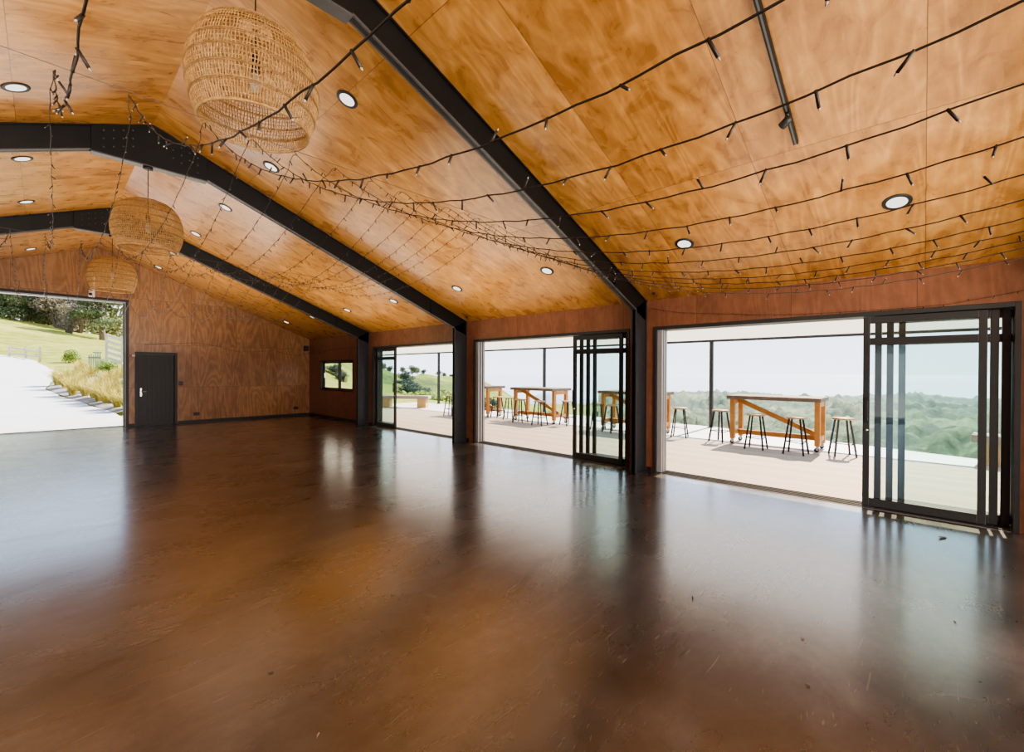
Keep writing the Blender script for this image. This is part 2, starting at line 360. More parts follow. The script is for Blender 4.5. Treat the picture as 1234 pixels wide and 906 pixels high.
# sliding glass doors
def slider(n, flip):
    y0, y1 = DOORS[n]; L = y1 - y0
    r = bpy.data.objects.new('door_%d' % n, None); COL.objects.link(r); r['kind'] = 'structure'; r.location = (XW, y0, 0)
    F = (lambda y: L - y) if flip else (lambda y: y)
    def bx(mb, x0, x1, a, b, z0, z1, mi=0): a, b = sorted((F(a), F(b))); return mb.box(x0, x1, a, b, z0, z1, mi)
    def pq(mb, x, a, b, z0, z1): a, b = F(a), F(b); return mb.add([(x, a, z0), (x, b, z0), (x, b, z1), (x, a, z1)], [(0, 1, 2, 3)])
    mb = MB()                                             # y measured from the stacking end
    bx(mb, -.014, WT + .02, 0, .045, 0, HD); bx(mb, -.014, WT + .02, L - .045, L, 0, HD); bx(mb, -.014, WT + .02, .045, L - .045, HD - .05, HD)
    mb.build('door_frame', M['alu'], r, .003)
    mb = MB()
    for x in (.045, .115, .185): bx(mb, x - .018, x + .022, L - .115, L - .045, .012, HD - .05)
    mb.build('jamb_channel', M['alu_light'], r)
    mb = MB(); bx(mb, .0, WT + .02, .0, L, -.03, .003)
    for x in (.02, .085, .15, .215): bx(mb, x, x + .012, .045, L - .045, .003, .014, 1)
    mb.build('sill_track', [M['sill'], M['alu']], r)
    pw = .955
    for k in range(4):                                     # four panels staggered in their tracks
        x = .03 + .057 * k; a = .055 + (.165 if n == 3 else .10) - .047 * k; b = a + pw
        if k == 0: b = 1.171 if n == 3 else 1.10
        else: b = (1.171 if n == 3 else 1.10) - .098 * k
        a = (.216 if n == 3 else .145) - .082 * k if k < 3 else -.008
        if n != 3 and k == 2: a = .046
        mb = MB(); st = .060; z1 = HD - .055; zt = 1.82
        bx(mb, x, x + .042, a, a + st, .024, z1); bx(mb, x, x + .042, b - st, b, .024, z1)
        bx(mb, x, x + .042, a + st, b - st, .024, .115); bx(mb, x, x + .042, a + st, b - st, z1 - .075, z1); bx(mb, x, x + .042, a + st, b - st, zt, zt + .08)
        p = mb.build('sliding_panel', M['alu'], r, .003)
        mb = MB(); pq(mb, x + .02, a + st, b - st, .115, zt); pq(mb, x + .02, a + st, b - st, zt + .08, z1 - .075); mb.build('glass_pane', M['glass'], p)
        if k == 0:
            yh = b - .036; mb = MB(); bx(mb, x - .012, x, yh - .022, yh + .022, .95, 1.24); bx(mb, x - .05, x - .035, yh - .012, yh + .012, .98, 1.2); bx(mb, x - .04, x - .01, yh - .012, yh + .012, .98, 1.0); bx(mb, x - .04, x - .01, yh - .012, yh + .012, 1.18, 1.2); mb.build('handle', M['black'], p, .002)
            yy = F(yh); MB().tube([(x - .014, yy, .87), (x + .001, yy, .87)], .016, 12).build('lock_cylinder', M['chrome'], p)
for n in (1, 2, 3, 4): slider(n, n == 1)

# steel portal frames
def portal(c, label):
    r = thing('steel_portal_frame', label, 'steel frame', (XW, c, 0))
    T = .085; d = .31; hd = .30
    def col(side):
        mb = MB(); s = 1 if side > 0 else -1
        xo = 0 if s > 0 else XL - XW
        xi = xo - s * .335
        zi = (zc(XW) if s > 0 else zc(XL)) + .03
        zi2 = zc(XW - .335) - hd
        a = [(xo, 0), (xo, zi), (xi, zi2 + .30), (xi, 0)]
        mb.prism([(xo - s * .002, 0), (xo - s * .002, zi - .02), (xi, zi2 + .02), (xi, 0)], 'y', .02, T - .02)
        mb.box(min(xi, xi + s * .014), max(xi, xi + s * .014), 0, T, 0, zi2 + .0); mb.box(min(xo - s * .016, xo - s * .002), max(xo - s * .016, xo - s * .002), 0, T, 0, zi - .05)
        mb.box(min(xo, xi) - .0, max(xo, xi) - .0, -.01, T + .01, 0, .014)
        return mb.build('column', M['steel_col'], r, .003)
    col(1); col(-1)
    def raf(s):
        xe = 0 if s > 0 else XL - XW; xr = RX - XW; e = xe - s * .0
        ze = zc(e + XW); mb = MB()
        mb.prism([(e, ze - .004), (xr, RZ - .004), (xr, RZ - hd), (e, ze - hd)], 'y', .02, T - .02)
        w = mb.build('rafter', M['steel'], r)
        xi = xe - s * .335
        MB().prism([(xi, zc(xi + XW) - hd + .016), (xr, RZ - hd + .016), (xr, RZ - hd), (xi, zc(xi + XW) - hd)], 'y', 0, T).build('bottom_flange', M['flange'], w)
        MB().prism([(e, ze - .004), (xr, RZ - .004), (xr, RZ - .02), (e, ze - .02)], 'y', 0, T).build('top_flange', M['steel'], w)
        xs = xe - s * .95                                   # splice plate near the knee
        MB().prism([(xs - .008, zc(xs - .008 + XW) - .01), (xs + .008, zc(xs + .008 + XW) - .01), (xs + .008, zc(xs + .008 + XW) - hd), (xs - .008, zc(xs - .008 + XW) - hd)], 'y', -.004, T + .004).build('splice_plate', M['steel'], w)
    raf(1); raf(-1)
    xr = RX - XW; hw = .58; zb = 4.115
    mb = MB().prism([(xr - hw, RZ - SL * hw - .006), (xr, RZ - .006), (xr + hw, RZ - SL * hw - .006), (xr + hw, zb), (xr - hw, zb)], 'y', -.012, T + .012)
    hp = mb.build('apex_plate', M['steel'], r, .003)
    MB().box(xr - hw, xr + hw, -.014, T + .014, zb - .014, zb).build('apex_flange', M['flange'], hp)
    b0 = None
    for sx in (-1, 1):
        for i in range(4):
            for j in range(3): 
                x = xr + sx * (.20 + .09 * i); z = RZ - SL * abs(x - xr) - .08 - .10 * j
                if z > zb + .03:
                    if b0 is None: b0 = MB().tube([(0, .002, 0), (0, -.008, 0)], .009, 6).build('bolt', M['flange'], hp); q = b0
                    else: q = b0.copy(); COL.objects.link(q)
                    q.location = (x, -.012, z)
    return r
portal(3.083, 'nearest black steel roof frame, its post between the near and middle glass doors')
portal(7.234, 'second black steel roof frame, its post between the middle and far glass doors')
portal(11.397, 'farthest black steel roof frame, its post beside the small window')
portal(-1.07, 'fourth black steel roof frame, its post past the right end of the near glass door')

# ------------------------------------------------------------------ ceiling fittings
def downlight(x, y, label, first=[None]):
    s = -1 if x > RX else 1
    if first[0] is None:
        r = thing('downlight', label, 'ceiling light', group='recessed ceiling downlights')
        MB().lathe([(.074, .002), (.104, .002), (.104, -.006), (.099, -.010), (.074, -.0085)], 28, cap=False).build('trim_ring', M['black'], r)
        MB().lathe([(.0, -.007), (.076, -.006)], 28, cap=False).build('diffuser', M['glow'], r); first[0] = r
    else: r = dup(first[0], (0, 0, 0), 0, label)
    r.location = (x, y, zc(x)); r.rotation_euler = (0, math.atan(SL) * (1 if x > RX else -1), 0)
    return r
YD = [.187, 2.075, 4.14, 6.234, 8.357, 10.456, 12.498, 14.436]
for i, y in enumerate(YD): downlight(5.178, y, 'black-rimmed white downlight, %s from the near end of the lower row above the glass doors' % ORD[i])
for i, y in enumerate([4.229, 6.365, 8.504, 10.569, 12.75, 14.69]): downlight(2.089, y, 'black-rimmed white downlight, %s from the near end of the row just right of the ridge' % ORD[i])
for i, y in enumerate([6.361, 8.441, 10.55, 14.57]): downlight(-.17, y, 'black-rimmed white downlight, %s from the near end of the row left of the ridge' % ORD[i])
for i, (x, y) in enumerate(((6.10, 2.886), (6.10, 7.015))):
    o = MB().lathe([(.022, .0), (.026, -.01), (.016, -.014), (.012, -.03), (0, -.032)], 14).build('ceiling_eyelet', M['black'])
    o.location = (x, y, zc(x) + .002); tag(o, ['small black ceiling eyelet above the near glass door', 'small black ceiling eyelet above the middle glass door'][i], 'hook', 'ceiling eyelets by the posts')
# black track with a small spot head
r = thing('track_light', 'black track light with one small spot head on the sloping ceiling', 'track light', (3.6, .775, zc(3.6)))
def cp(x, dz): return (x - 3.6, 0, zc(x) - zc(3.6) + dz)
MB().bar(cp(2.3, -.028), cp(4.2, -.028), .036, .034).build('track_rail', M['steel'], r, .003)
MB().bar(cp(2.31, -.046), cp(4.19, -.046), .012, .004).build('track_slot', M['flange'], r)
hd = MB().tube([cp(3.88, -.045), cp(3.88, -.075)], .016, 12); hd.tube([(cp(3.88, 0)[0], -.02, cp(3.88, -.085)[2]), (cp(3.88, 0)[0] + .03, .045, cp(3.88, -.12)[2])], .030, 16); hd.build('spot_head', M['black'], r)

# ------------------------------------------------------------------ woven pendants
def shade_r(t):   # t 0 top .. 1 bottom
    pts = [(0, .10), (.025, .18), (.09, .25), (.22, .315), (.38, .352), (.52, .368), (.66, .366), (.80, .350), (.92, .326), (1, .306)]
    for (a, ra), (b, rb) in zip(pts, pts[1:]):
        if t <= b: f = (t - a) / (b - a); return ra + (rb - ra) * f
    return pts[-1][1]
PH = .62
def pendant(first, loc, ztop, label):
    if first is None:
        r = thing('woven_pendant_lamp', label, 'pendant lamp', (0, 0, 0), group='woven dome pendants along the ridge')
        mb = MB(); n = 124; K = 14
        for k in range(n):
            t0 = 2 * PI * k / n
            pts = [(shade_r(i / K) * math.cos(t0 + .012 * math.sin(i * 1.7 + k)), shade_r(i / K) * math.sin(t0 + .012 * math.sin(i * 1.7 + k)), -PH * i / K) for i in range(K + 1)]
            mb.tube(pts, .0034, 4, cap=False)
        for j in range(24):
            t = .02 + .97 * j / 23
            mb.tube([(shade_r(t) * math.cos(2 * PI * k / 60), shade_r(t) * math.sin(2 * PI * k / 60), -PH * t + random.uniform(-.0015, .0015)) for k in range(60)], .0026, 4, closed=True)
        sh = mb.build('lamp_shade', M['rattan'], r)
        mb = MB()
        for t in (.14, .28, .42, .56, .70, .84):
            for dz in (-.0045, .0045):
                R = shade_r(t + dz) + .003
                mb.tube([(R * math.cos(2 * PI * k / 72), R * math.sin(2 * PI * k / 72), -PH * t - dz) for k in range(72)], .0033, 5, closed=True)
        mb.build('woven_band', M['rattan_dark'], sh)
        mb = MB()
        mb.tube([(.307 * math.cos(2 * PI * k / 72), .307 * math.sin(2 * PI * k / 72), -PH) for k in range(72)], .009, 7, closed=True)
        mb.build('rim', M['rattan'], sh); mb = MB()
        mb.tube([(.10 * math.cos(2 * PI * k / 40), .10 * math.sin(2 * PI * k / 40), 0) for k in range(40)], .007, 6, closed=True)
        for a in (0, PI / 3, 2 * PI / 3): mb.tube([(.1 * math.cos(a), .1 * math.sin(a), 0), (-.1 * math.cos(a), -.1 * math.sin(a), 0)], .004, 5)
        mb.build('top_ring', M['rattan'], sh)
        MB().tube([(0, 0, -.17), (0, 0, .41)], .0045, 8).build('cord', M['black'], r)
        MB().lathe([(.006, -.14), (.018, -.16), (.024, -.20), (.024, -.27), (.018, -.275)], 16).build('lamp_holder', M['black'], r)
        MB().lathe([(.012, -.27), (.016, -.285), (.034, -.325), (.037, -.355), (.028, -.39), (0, -.405)], 16).build('bulb', M['led'], r)
        MB().lathe([(.0, .432), (.05, .432), (.052, .405), (.03, .398), (0, .398)], 20).build('ceiling_rose', M['black'], r)
    else: r = dup(first, (0, 0, 0), 0, label)
    r.location = (*loc, ztop); return r
P1 = pendant(None, (.93, 3.12), 3.668, 'nearest and largest-looking woven rattan dome pendant hanging from the roof frame')
pendant(P1, (.93, 7.27), 3.668, 'middle woven rattan dome pendant hanging from the second roof frame')
pendant(P1, (.93, 11.44), 3.668, 'farthest woven rattan dome pendant near the wide open doorway')

# ------------------------------------------------------------------ fairy lights
WZ = [(-2.37, 2.954), (3.07, 2.954), (7.234, 3.017), (11.38, 3.03)]
wlab = ['thin steel wire stretched across the hall past the near glass door', 'thin steel wire stretched across the hall at the nearest roof frame', 'thin steel wire stretched across the hall at the second roof frame', 'thin steel wire stretched across the hall at the farthest roof frame']
for (y, z), lb in zip(WZ, wlab):
    x0 = RX - (RZ - .3 - z) / SL; x1 = RX + (RZ - .3 - z) / SL
    if y < 0: x0, x1 = RX - (RZ - z) / SL, RX + (RZ - z) / SL
    o = MB().tube([(x0 + (x1 - x0) * i / 12, y - .03, z + .02 - .02 * math.sin(PI * i / 12)) for i in range(13)], .0018, 5).build('support_wire', M['wire'])
    tag(o, lb, 'wire', 'wires carrying the fairy lights')
def strand_z(X, Y, sg):
    if Y < 3.07: return 1.968 + .1333 * (Y - .35) ** 2
    if Y < 7.234: a, b, za, zb, s = 3.07, 7.234, 2.954, 3.017, .47
    else: a, b, za, zb, s = 7.234, 11.38, 3.017, 3.03, .58
    t = (Y - a) / (b - a); return za + (zb - za) * t - s * sg * 4 * t * (1 - t)
bulb_mb = MB(); bulb_mb.tube([(0, 0, .003), (0, 0, -.036)], .0036, 6, 0); bulb_mb.lathe([(.0022, -.036), (.0026, -.039), (.0014, -.0425), (0, -.043)], 6, mi=1)
BULB = None
def add_bulb(par, p, d):
    global BULB
    if BULB is None:
        BULB = bulb_mb.build('bulb', [M['cable'], M['led']], par); BULB.scale = (.78,) * 3; o = BULB
    else: o = BULB.copy(); COL.objects.link(o); o.parent = par
    o.location = p; o.rotation_euler = Vector((0, 0, -1)).rotation_difference(Vector(d).normalized()).to_euler(); return o
def string_light(path, label, step, group, rad=.0020):
    a = path[0]; r = thing('string_light', label, 'string light', a, group=group)
    rel = [Vector(p) - Vector(a) for p in path]
    MB().tube(rel, rad, 5).build('cable', M['cable'], r)
    acc = 0; nxt = step * random.random()
    for p, q in zip(rel, rel[1:]):
        L = (q - p).length
        while nxt < acc + L:
            t = (nxt - acc) / L; c = p.lerp(q, t); an = random.uniform(0, 2 * PI)
            dz = random.choice((-1, -1, -1, -.6, -.5, .9)); add_bulb(r, c, (.55 * math.cos(an), .55 * math.sin(an), dz)); nxt += step * random.uniform(.85, 1.15)
        acc += L
XS = [-.78, -.51, -.245, .04, .318, .643, .89, 1.147, 1.418, 1.70, 1.956, 2.206, 2.42, 2.60, 2.78, 3.02]
for i, X in enumerate(XS):
    path = []; y = -2.37; sg = random.uniform(.86, 1.1); ph = random.uniform(0, 6)
    fine = 0
    while y < 11.39:
        j = .002 * math.sin(y * 23 + ph) ; k = .002 * math.sin(y * 37 + ph * 2)
        path.append((X + (.02 * math.sin(y * 1.1 + ph) if y > 3.2 else 0) + j, y, strand_z(X, y, sg) + k)); y += .06
    # where the lamp hangs in the way the string passes just in front of it
    string_light(path, 'dark fairy light string running down the hall, %s from the left of the row' % ORD[i], .135, 'fairy light strings strung lengthwise under the roof')
pth = [(6.25, 2.98, 2.461), (6.25, 2.55, 2.362), (6.25, 2.13, 2.314), (6.25, 1.6, 2.25), (6.25, 1.15, 2.212), (6.25, .6, 2.2), (6.25, .125, 2.196), (6.25, -.2, 2.206), (6.25, -.67, 2.282), (6.25, -1.0, 2.36)]
string_light(pth, 'thin fairy light string drooping across the header above the near glass door', .16, 'fairy lights along the walls', .002)
pth = [(1.9, 15.43, 2.209), (3.04, 15.43, 2.312), (3.6, 15.43, 2.242), (3.9, 15.43, 2.13), (4.2, 15.43, 2.09), (4.7, 15.43, 2.12), (5.16, 15.43, 2.179), (5.5, 15.43, 2.07), (5.9, 15.43, 2.03), (6.19, 15.43, 2.106), (6.26, 15.40, 2.12), (6.26, 14.8, 2.08), (6.26, 13.73, 2.197), (6.26, 12.1, 2.218), (6.26, 11.6, 2.3)]
string_light(pth, 'dark fairy light string pinned along the far wall and around the corner', .16, 'fairy lights along the walls', .003)

# ------------------------------------------------------------------ wall fittings
def plate(x, z, w, h, label, name, cat, dots):
    r = thing(name, label, cat, (x, YE, z), group='black wall plates')
    MB().box(-w / 2, w / 2, -.010, 0, -h / 2, h / 2).build('plate', M['black'], r, .002)
    for dx in dots: MB().box(dx - .012, dx + .012, -.014, -.010, -.02, .02).build('switch_rocker' if name == 'light_switch' else 'socket_face', M['steel_col'], r)
plate(2.703, 1.139, .10, .12, 'black light switch on the plywood beside the black door', 'light_switch', 'switch', (-.02, .02))
plate(3.077, .249, .15, .09, 'low black power outlet on the far wall near the black door', 'power_outlet', 'outlet', (-.04, .04))
plate(5.846, .262, .15, .09, 'low black power outlet on the far wall near the corner', 'power_outlet', 'outlet', (-.04, .04))
r = thing('alarm_call_point', 'small red and white alarm box left of the black door', 'alarm', (1.648, YE, 1.897))
MB().box(-.075, -.01, -.035, 0, -.03, .03).build('housing', plain('dark red plastic', (.28, .05, .035), .4), r, .003); MB().box(-.005, .055, -.03, 0, -.025, .025).build('sounder', M['white'], r, .003)
r = thing('security_camera', 'white security camera with a conduit above the wide open doorway', 'camera', (.849, YE, 3.43))
MB().box(-.045, .075, -.03, 0, -.07, .10).build('mount', M['white'], r, .003)
MB().tube([(-.01, -.03, 0), (-.01, -.12, -.01)], .045, 14).build('camera_body', M['white'], r); MB().tube([(-.01, -.12, -.01), (-.01, -.128, -.012)], .032, 14).build('lens', M['black'], r)
MB().box(.045, .075, -.02, 0, .10, .46).build('conduit', M['white'], r)
r = thing('corner_speaker', 'small black speaker box high in the far right corner', 'speaker', (6.16, YE - .06, 2.277))
MB().box(-.06, .06, -.06, .05, -.09, .09).build('cabinet', M['black'], r, .006); MB().box(-.05, .05, -.066, -.06, -.08, .08).build('grille', M['steel_col'], r)

# bits of dry leaf and twig on the floor
lf_lab = ['dry twig scrap on the concrete floor in mid room', 'dry leaf crumb nearest the right bottom of the floor', 'long dark dry leaf on the floor before the near door', 'tiny leaf crumb just inside the near door sill', 'leaf crumb on the floor at the far right', 'leaf crumb in the pale reflection right of centre', 'leaf crumb right of the twig on the floor', 'dark leaf crumb on the brown floor left of centre', 'pale leaf crumb near the bottom of the floor']
for i, (x, y) in enumerate([(2.949, 1.109), (2.51, .396), (5.635, -.128), (5.499, .453), (4.296, -.366), (3.77, -.147), (2.935, .492), (.78, 2.364), (.776, 1.807)]):
    L = [.055, .02, .10, .016, .02, .016, .018, .028, .024][i]; w_ = L * (.10 if i in (0,) else .22)
    mb = MB(); n = 7; vs = []
    for k in range(n):
        t = k / (n - 1); ww = w_ * math.sin(PI * min(.97, max(.05, t))); zz = .004 + .012 * (L / .1) * (t * t) + .003
        vs += [((t - .5) * L, -ww + .15 * L * t * t, zz + .003), ((t - .5) * L, .15 * L * t * t, zz - .002), ((t - .5) * L, ww + .15 * L * t * t, zz + .003)]
    fs = [(a * 3 + b, a * 3 + b + 1, a * 3 + b + 4, a * 3 + b + 3) for a in range(n - 1) for b in (0, 1)]
    o = mb.add(vs, fs).build('dry_leaf', M['bark'] if i != 8 else M['seat']); o.location = (x, y, -.004); o.rotation_euler = (0, 0, [.3, 1, 2.45, .2, 1.3, .6, 1.9, 2.3, .5][i])
    tag(o, lf_lab[i], 'leaf', 'dry leaf scraps on the floor')

# ------------------------------------------------------------------ deck and its furniture
struct('deck', MB().prism([(XW + WT, -9), (9.6, -9), (11.15, -1.5), (12.95, 4.4), (12.95, 18.4), (XW + WT, 18.4)], 'z', -.2, -.012), M['deck'])
struct('deck_eave', MB().prism([(XW + .02, 2.80), (XW + .02, 2.66), (8.8, 2.66), (8.8, 2.74)], 'y', -9, 26.), M['eave'])
struct('deck_canopy', MB().prism([(8.8, 2.70), (8.8, 2.705), (12.88, 2.435), (12.88, 2.43)], 'y', -9, 26.), M['canopy'])
struct('canopy_gutter', MB().box(12.80, 12.90, -9, 26., 2.372, 2.43), M['steel_col'])
def post(y, label):
    r = thing('canopy_post', label, 'post', (12.82, y, -.012), group='slim dark posts along the deck edge')
    MB().box(-.045, .045, -.045, .045, 0, 2.383).build('pole', M['alu'], r, .004); MB().box(-.09, .09, -.09, .09, 0, .012).build('base_plate', M['alu'], r)
post(4.35, 'slim dark canopy post on the deck edge behind the near bar table')
post(10.35, 'slim dark canopy post on the deck edge behind the middle bar table')
post(16.75, 'slim dark canopy post on the deck edge seen through the far door')
TAB = None
def bar_table(y, label):
    global TAB
    if TAB is None:
        r = thing('bar_table', label, 'bar table', group='timber bar tables on castors'); TAB = r
        MB().box(-.47, .47, -.835, .835, .965, 1.04).build('table_top', M['table_top'], r, .006)
        for sx in (-1, 1):
            for sy in (-1, 1):
                lg = MB().box(sx * .29 - .05, sx * .29 + .05, sy * .76 - .045, sy * .76 + .045, .115, .965).build('leg', M['timber'], r, .004)
                x, yy = sx * .29, sy * .76
                cs = MB().box(x - .03, x + .03, yy - .03, yy + .03, .105, .115).box(x - .026, x - .021, yy - .022, yy + .022, .035, .105).box(x + .021, x + .026, yy - .022, yy + .022, .035, .105).build('castor', M['chrome'], lg)
                wl = MB().tube([(x - .017, yy + .012, .042), (x + .017, yy + .012, .042)], .042, 16).build('castor_wheel', M['black'], lg)
        for sy in (-1, 1): MB().box(-.24, .24, sy * .76 - .035, sy * .76 + .035, .86, .955).build('end_rail', M['timber'], r, .003); MB().box(-.24, .24, sy * .76 - .035, sy * .76 + .035, .19, .285).build('foot_rail', M['timber'], r, .003)
        MB().box(-.035, .035, -.725, .725, .185, .285).build('stretcher', M['timber'], r, .003)
        MB().bar((-.0, .72, .93), (0, -.70, .30), .05, .095).build('diagonal_brace', M['timber'], r, .003)
    else: r = dup(TAB, (0, 0, 0), 0, label)
    r.location = (10.48, y, -.012); return r
bar_table(2.25, 'timber bar table on castors with grey top, standing beyond the near glass door')
bar_table(5.45, 'timber bar table partly hidden by the post between near and middle doors')
bar_table(8.62, 'timber bar table with diagonal brace, standing beyond the middle glass door')
bar_table(11.40, 'timber bar table cut off by the left jamb of the middle glass door')
STO = None
def stool(x, y, label):
    global STO
    if STO is None:
        r = thing('bar_stool', label, 'stool', group='round-seat stools at the bar tables'); STO = r
        MB().lathe([(0, .665), (.155, .665), (.168, .672), (.170, .69), (.160, .700), (0, .702)], 28).build('seat', M['seat'], r)
        for k in range(4):
            a = PI / 4 + k * PI / 2; c, s = math.cos(a), math.sin(a)
            MB().bar((.125 * c, .125 * s, .665), (.235 * c, .235 * s, .0), .026, .026).build('leg', M['black'], r)
        q = [(.198 * math.cos(PI / 4 + k * PI / 2), .198 * math.sin(PI / 4 + k * PI / 2), .22 + .02 * (k % 2)) for k in range(4)]
        mb = MB()
        for k in range(4): mb.tube([q[k], q[(k + 1) % 4]], .008, 6)
        mb.build('footrest', M['black'], r)
    else: r = dup(STO, (0, 0, 0), 0, label)
    r.location = (x, y, -.012); r.rotation_euler = (0, 0, random.uniform(-.5, .5)); return r
for x, y, lb in ((10.288, 3.293, 'round-seat stool at the left end of the near bar table'), (9.772, 2.449, 'round-seat stool in front of the near bar table, the left of two'), (9.696, 1.754, 'round-seat stool in front of the near bar table, the right of two'), (10.109, 1.095, 'round-seat stool at the right end of the near bar table'),
                 (10.274, 4.199, 'round-seat stool by the left jamb of the near glass door'), (10.159, 6.356, 'stool behind tinted glass of the middle door, at the table end'), (9.903, 5.799, 'stool behind tinted glass of the middle door, in front of the table'),
                 (10.408, 10.40, 'round-seat stool nearest the left jamb of the middle glass door'), (10.236, 9.665, 'round-seat stool at the left end of the middle bar table'), (9.877, 8.897, 'round-seat stool in front of the middle bar table, the left of two'), (9.739, 8.028, 'round-seat stool in front of the middle bar table, the right of two'), (10.311, 7.461, 'round-seat stool half hidden by the middle door panel edge'), (9.718, 12.037, 'stool half hidden by the post at the right of the far door')):
    stool(x, y, lb)
r = thing('deck_bench', 'low slab bench on timber blocks at the deck edge seen through the far door', 'bench', (10.5, 16.15, -.012), math.atan2(-1.67, 1.24), 'slab benches on the deck')
MB().box(-1.15, 1.15, -.22, .22, .37, .50).build('seat_slab', M['bench_top'], r, .01)
for x in (-.75, .85): MB().box(x - .19, x + .19, -.19, .19, 0, .37).build('block_leg', M['bench_leg'], r, .006)
dup(r, (10.75, -1.75, -.012), 1.45, 'slab bench glimpsed at the far right behind the last door panels')

# ------------------------------------------------------------------ land outside, right
def lerp_tab(tab, x):
    if x <= tab[0][0]: return tab[0][1:]
    for p, q in zip(tab, tab[1:]):
        if x <= q[0]:
            f = (x - p[0]) / (q[0] - p[0]); f = f * f * (3 - 2 * f); return tuple(a + (b - a) * f for a, b in zip(p[1:], q[1:]))
    return tab[-1][1:]
def ang(px): return 46.879 + math.degrees(math.atan((px - 617) / 530.458))
def ele(px, y): return (449.5 - y) / 530.458 * math.cos(math.atan((px - 617) / 530.458))
CREST = [(ang(p), ele(p, y), r) for p, y, r in ((300, 405, 90), (380, 418, 90), (446, 443, 95), (482, 449, 105), (515, 450, 115), (546, 456, 120), (584, 462, 120), (600, 468, 120), (621, 477, 120), (645, 486, 120), (690, 488, 130), (730, 482, 240), (800, 478, 300), (860, 476, 310), (930, 479, 320), (1039, 478, 300), (1110, 476, 280), (1160, 480, 280), (1234, 483, 260), (1500, 485, 250))]
def land(a, r):
    e, rc = lerp_tab(CREST, a)
    zcr = 1.5 + e * rc
    if r <= rc:
        t = max(0, (r - 18) / (rc - 18)); return -4.5 + (zcr + 4.5) * (t ** 1.25)
    return zcr - (r - rc) * .45
def polar_land(name, a0, a1, na, rs, bump, mat):
    mb = MB(); vs = []
    for i in range(na + 1):
        a = a0 + (a1 - a0) * i / na; ar = math.radians(a)
        for r in rs:
            x, y = r * math.sin(ar), r * math.cos(ar); z = land(a, r) + bump(x, y, r)
            vs.append((x, y, z))
    n = len(rs); mb.add(vs, [(i * n + j, i * n + j + 1, (i + 1) * n + j + 1, (i + 1) * n + j) for i in range(na) for j in range(n - 1)], 0, True)
    return struct(name, mb, mat)
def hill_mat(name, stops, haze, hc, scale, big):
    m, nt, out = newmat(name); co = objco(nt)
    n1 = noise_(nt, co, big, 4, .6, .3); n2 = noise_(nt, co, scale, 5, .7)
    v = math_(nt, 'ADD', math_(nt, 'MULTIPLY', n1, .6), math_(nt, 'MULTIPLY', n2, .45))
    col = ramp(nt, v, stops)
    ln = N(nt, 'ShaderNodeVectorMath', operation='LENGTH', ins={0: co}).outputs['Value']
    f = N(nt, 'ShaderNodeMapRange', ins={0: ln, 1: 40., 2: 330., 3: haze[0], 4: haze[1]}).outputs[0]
    col = mixc(nt, f, col, (*hc, 1))  # distance haze painted into the hill colour
    principled(nt, out, Base_Color=col, Roughness=.9, Specular_IOR_Level=.1); return m
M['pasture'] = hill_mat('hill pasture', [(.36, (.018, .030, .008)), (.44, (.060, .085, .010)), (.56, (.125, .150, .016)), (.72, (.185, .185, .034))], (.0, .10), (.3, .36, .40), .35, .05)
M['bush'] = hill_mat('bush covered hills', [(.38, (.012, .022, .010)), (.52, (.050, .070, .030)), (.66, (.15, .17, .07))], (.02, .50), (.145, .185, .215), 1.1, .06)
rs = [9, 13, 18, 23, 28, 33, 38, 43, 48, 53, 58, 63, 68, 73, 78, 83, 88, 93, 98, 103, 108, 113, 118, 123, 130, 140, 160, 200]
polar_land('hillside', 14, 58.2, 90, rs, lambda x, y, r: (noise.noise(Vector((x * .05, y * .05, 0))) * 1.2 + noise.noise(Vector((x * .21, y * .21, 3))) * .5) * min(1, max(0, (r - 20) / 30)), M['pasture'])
rs2 = [9, 14, 20, 26]; 
while rs2[-1] < 420: rs2.append(rs2[-1] * 1.022 + .15)
def canopyb(x, y, r):
    f = min(1, max(0, (r - 22) / 25))
    c = noise.noise(Vector((x * .16, y * .16, 1))) * 1.7 + abs(noise.noise(Vector((x * .5, y * .5, 5)))) * 2.2 + noise.noise(Vector((x * .02, y * .02, 8))) * 4
    return c * f
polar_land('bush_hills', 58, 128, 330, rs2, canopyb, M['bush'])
# headland with haze painted into its colour, and the sea beyond
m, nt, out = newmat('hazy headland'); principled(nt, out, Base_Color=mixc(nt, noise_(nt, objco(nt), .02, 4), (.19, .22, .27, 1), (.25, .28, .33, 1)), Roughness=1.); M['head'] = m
mb = MB(); vs = []
tb = [(612, -.075), (628, -.062), (643, -.0545), (652, -.047), (663, -.0405), (670, -.046), (684, -.052), (705, -.060), (760, -.066)]
nn = 60
for i in range(nn + 1):
    p = 612 + (760 - 612) * i / nn; e = lerp_tab(tb, p)[0] * math.cos(math.atan((p - 617) / 530.458)) + .0012 * noise.noise(Vector((p * .15, 0, 0))); a = math.radians(ang(p))
    for R_, ee in ((1380, -.074), (1430, e - .012 if e > -.06 else -.074), (1500, e), (1650, -.066)): vs.append((R_ * math.sin(a), R_ * math.cos(a), 1.5 + ee * R_))
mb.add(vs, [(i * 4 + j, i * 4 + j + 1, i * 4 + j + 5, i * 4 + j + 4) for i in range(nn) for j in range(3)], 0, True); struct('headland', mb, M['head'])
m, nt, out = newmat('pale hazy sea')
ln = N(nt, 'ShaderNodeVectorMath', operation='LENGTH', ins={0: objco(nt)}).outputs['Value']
f = N(nt, 'ShaderNodeMapRange', ins={0: ln, 1: 1500., 2: 16000., 3: 0., 4: 1.}).outputs[0]
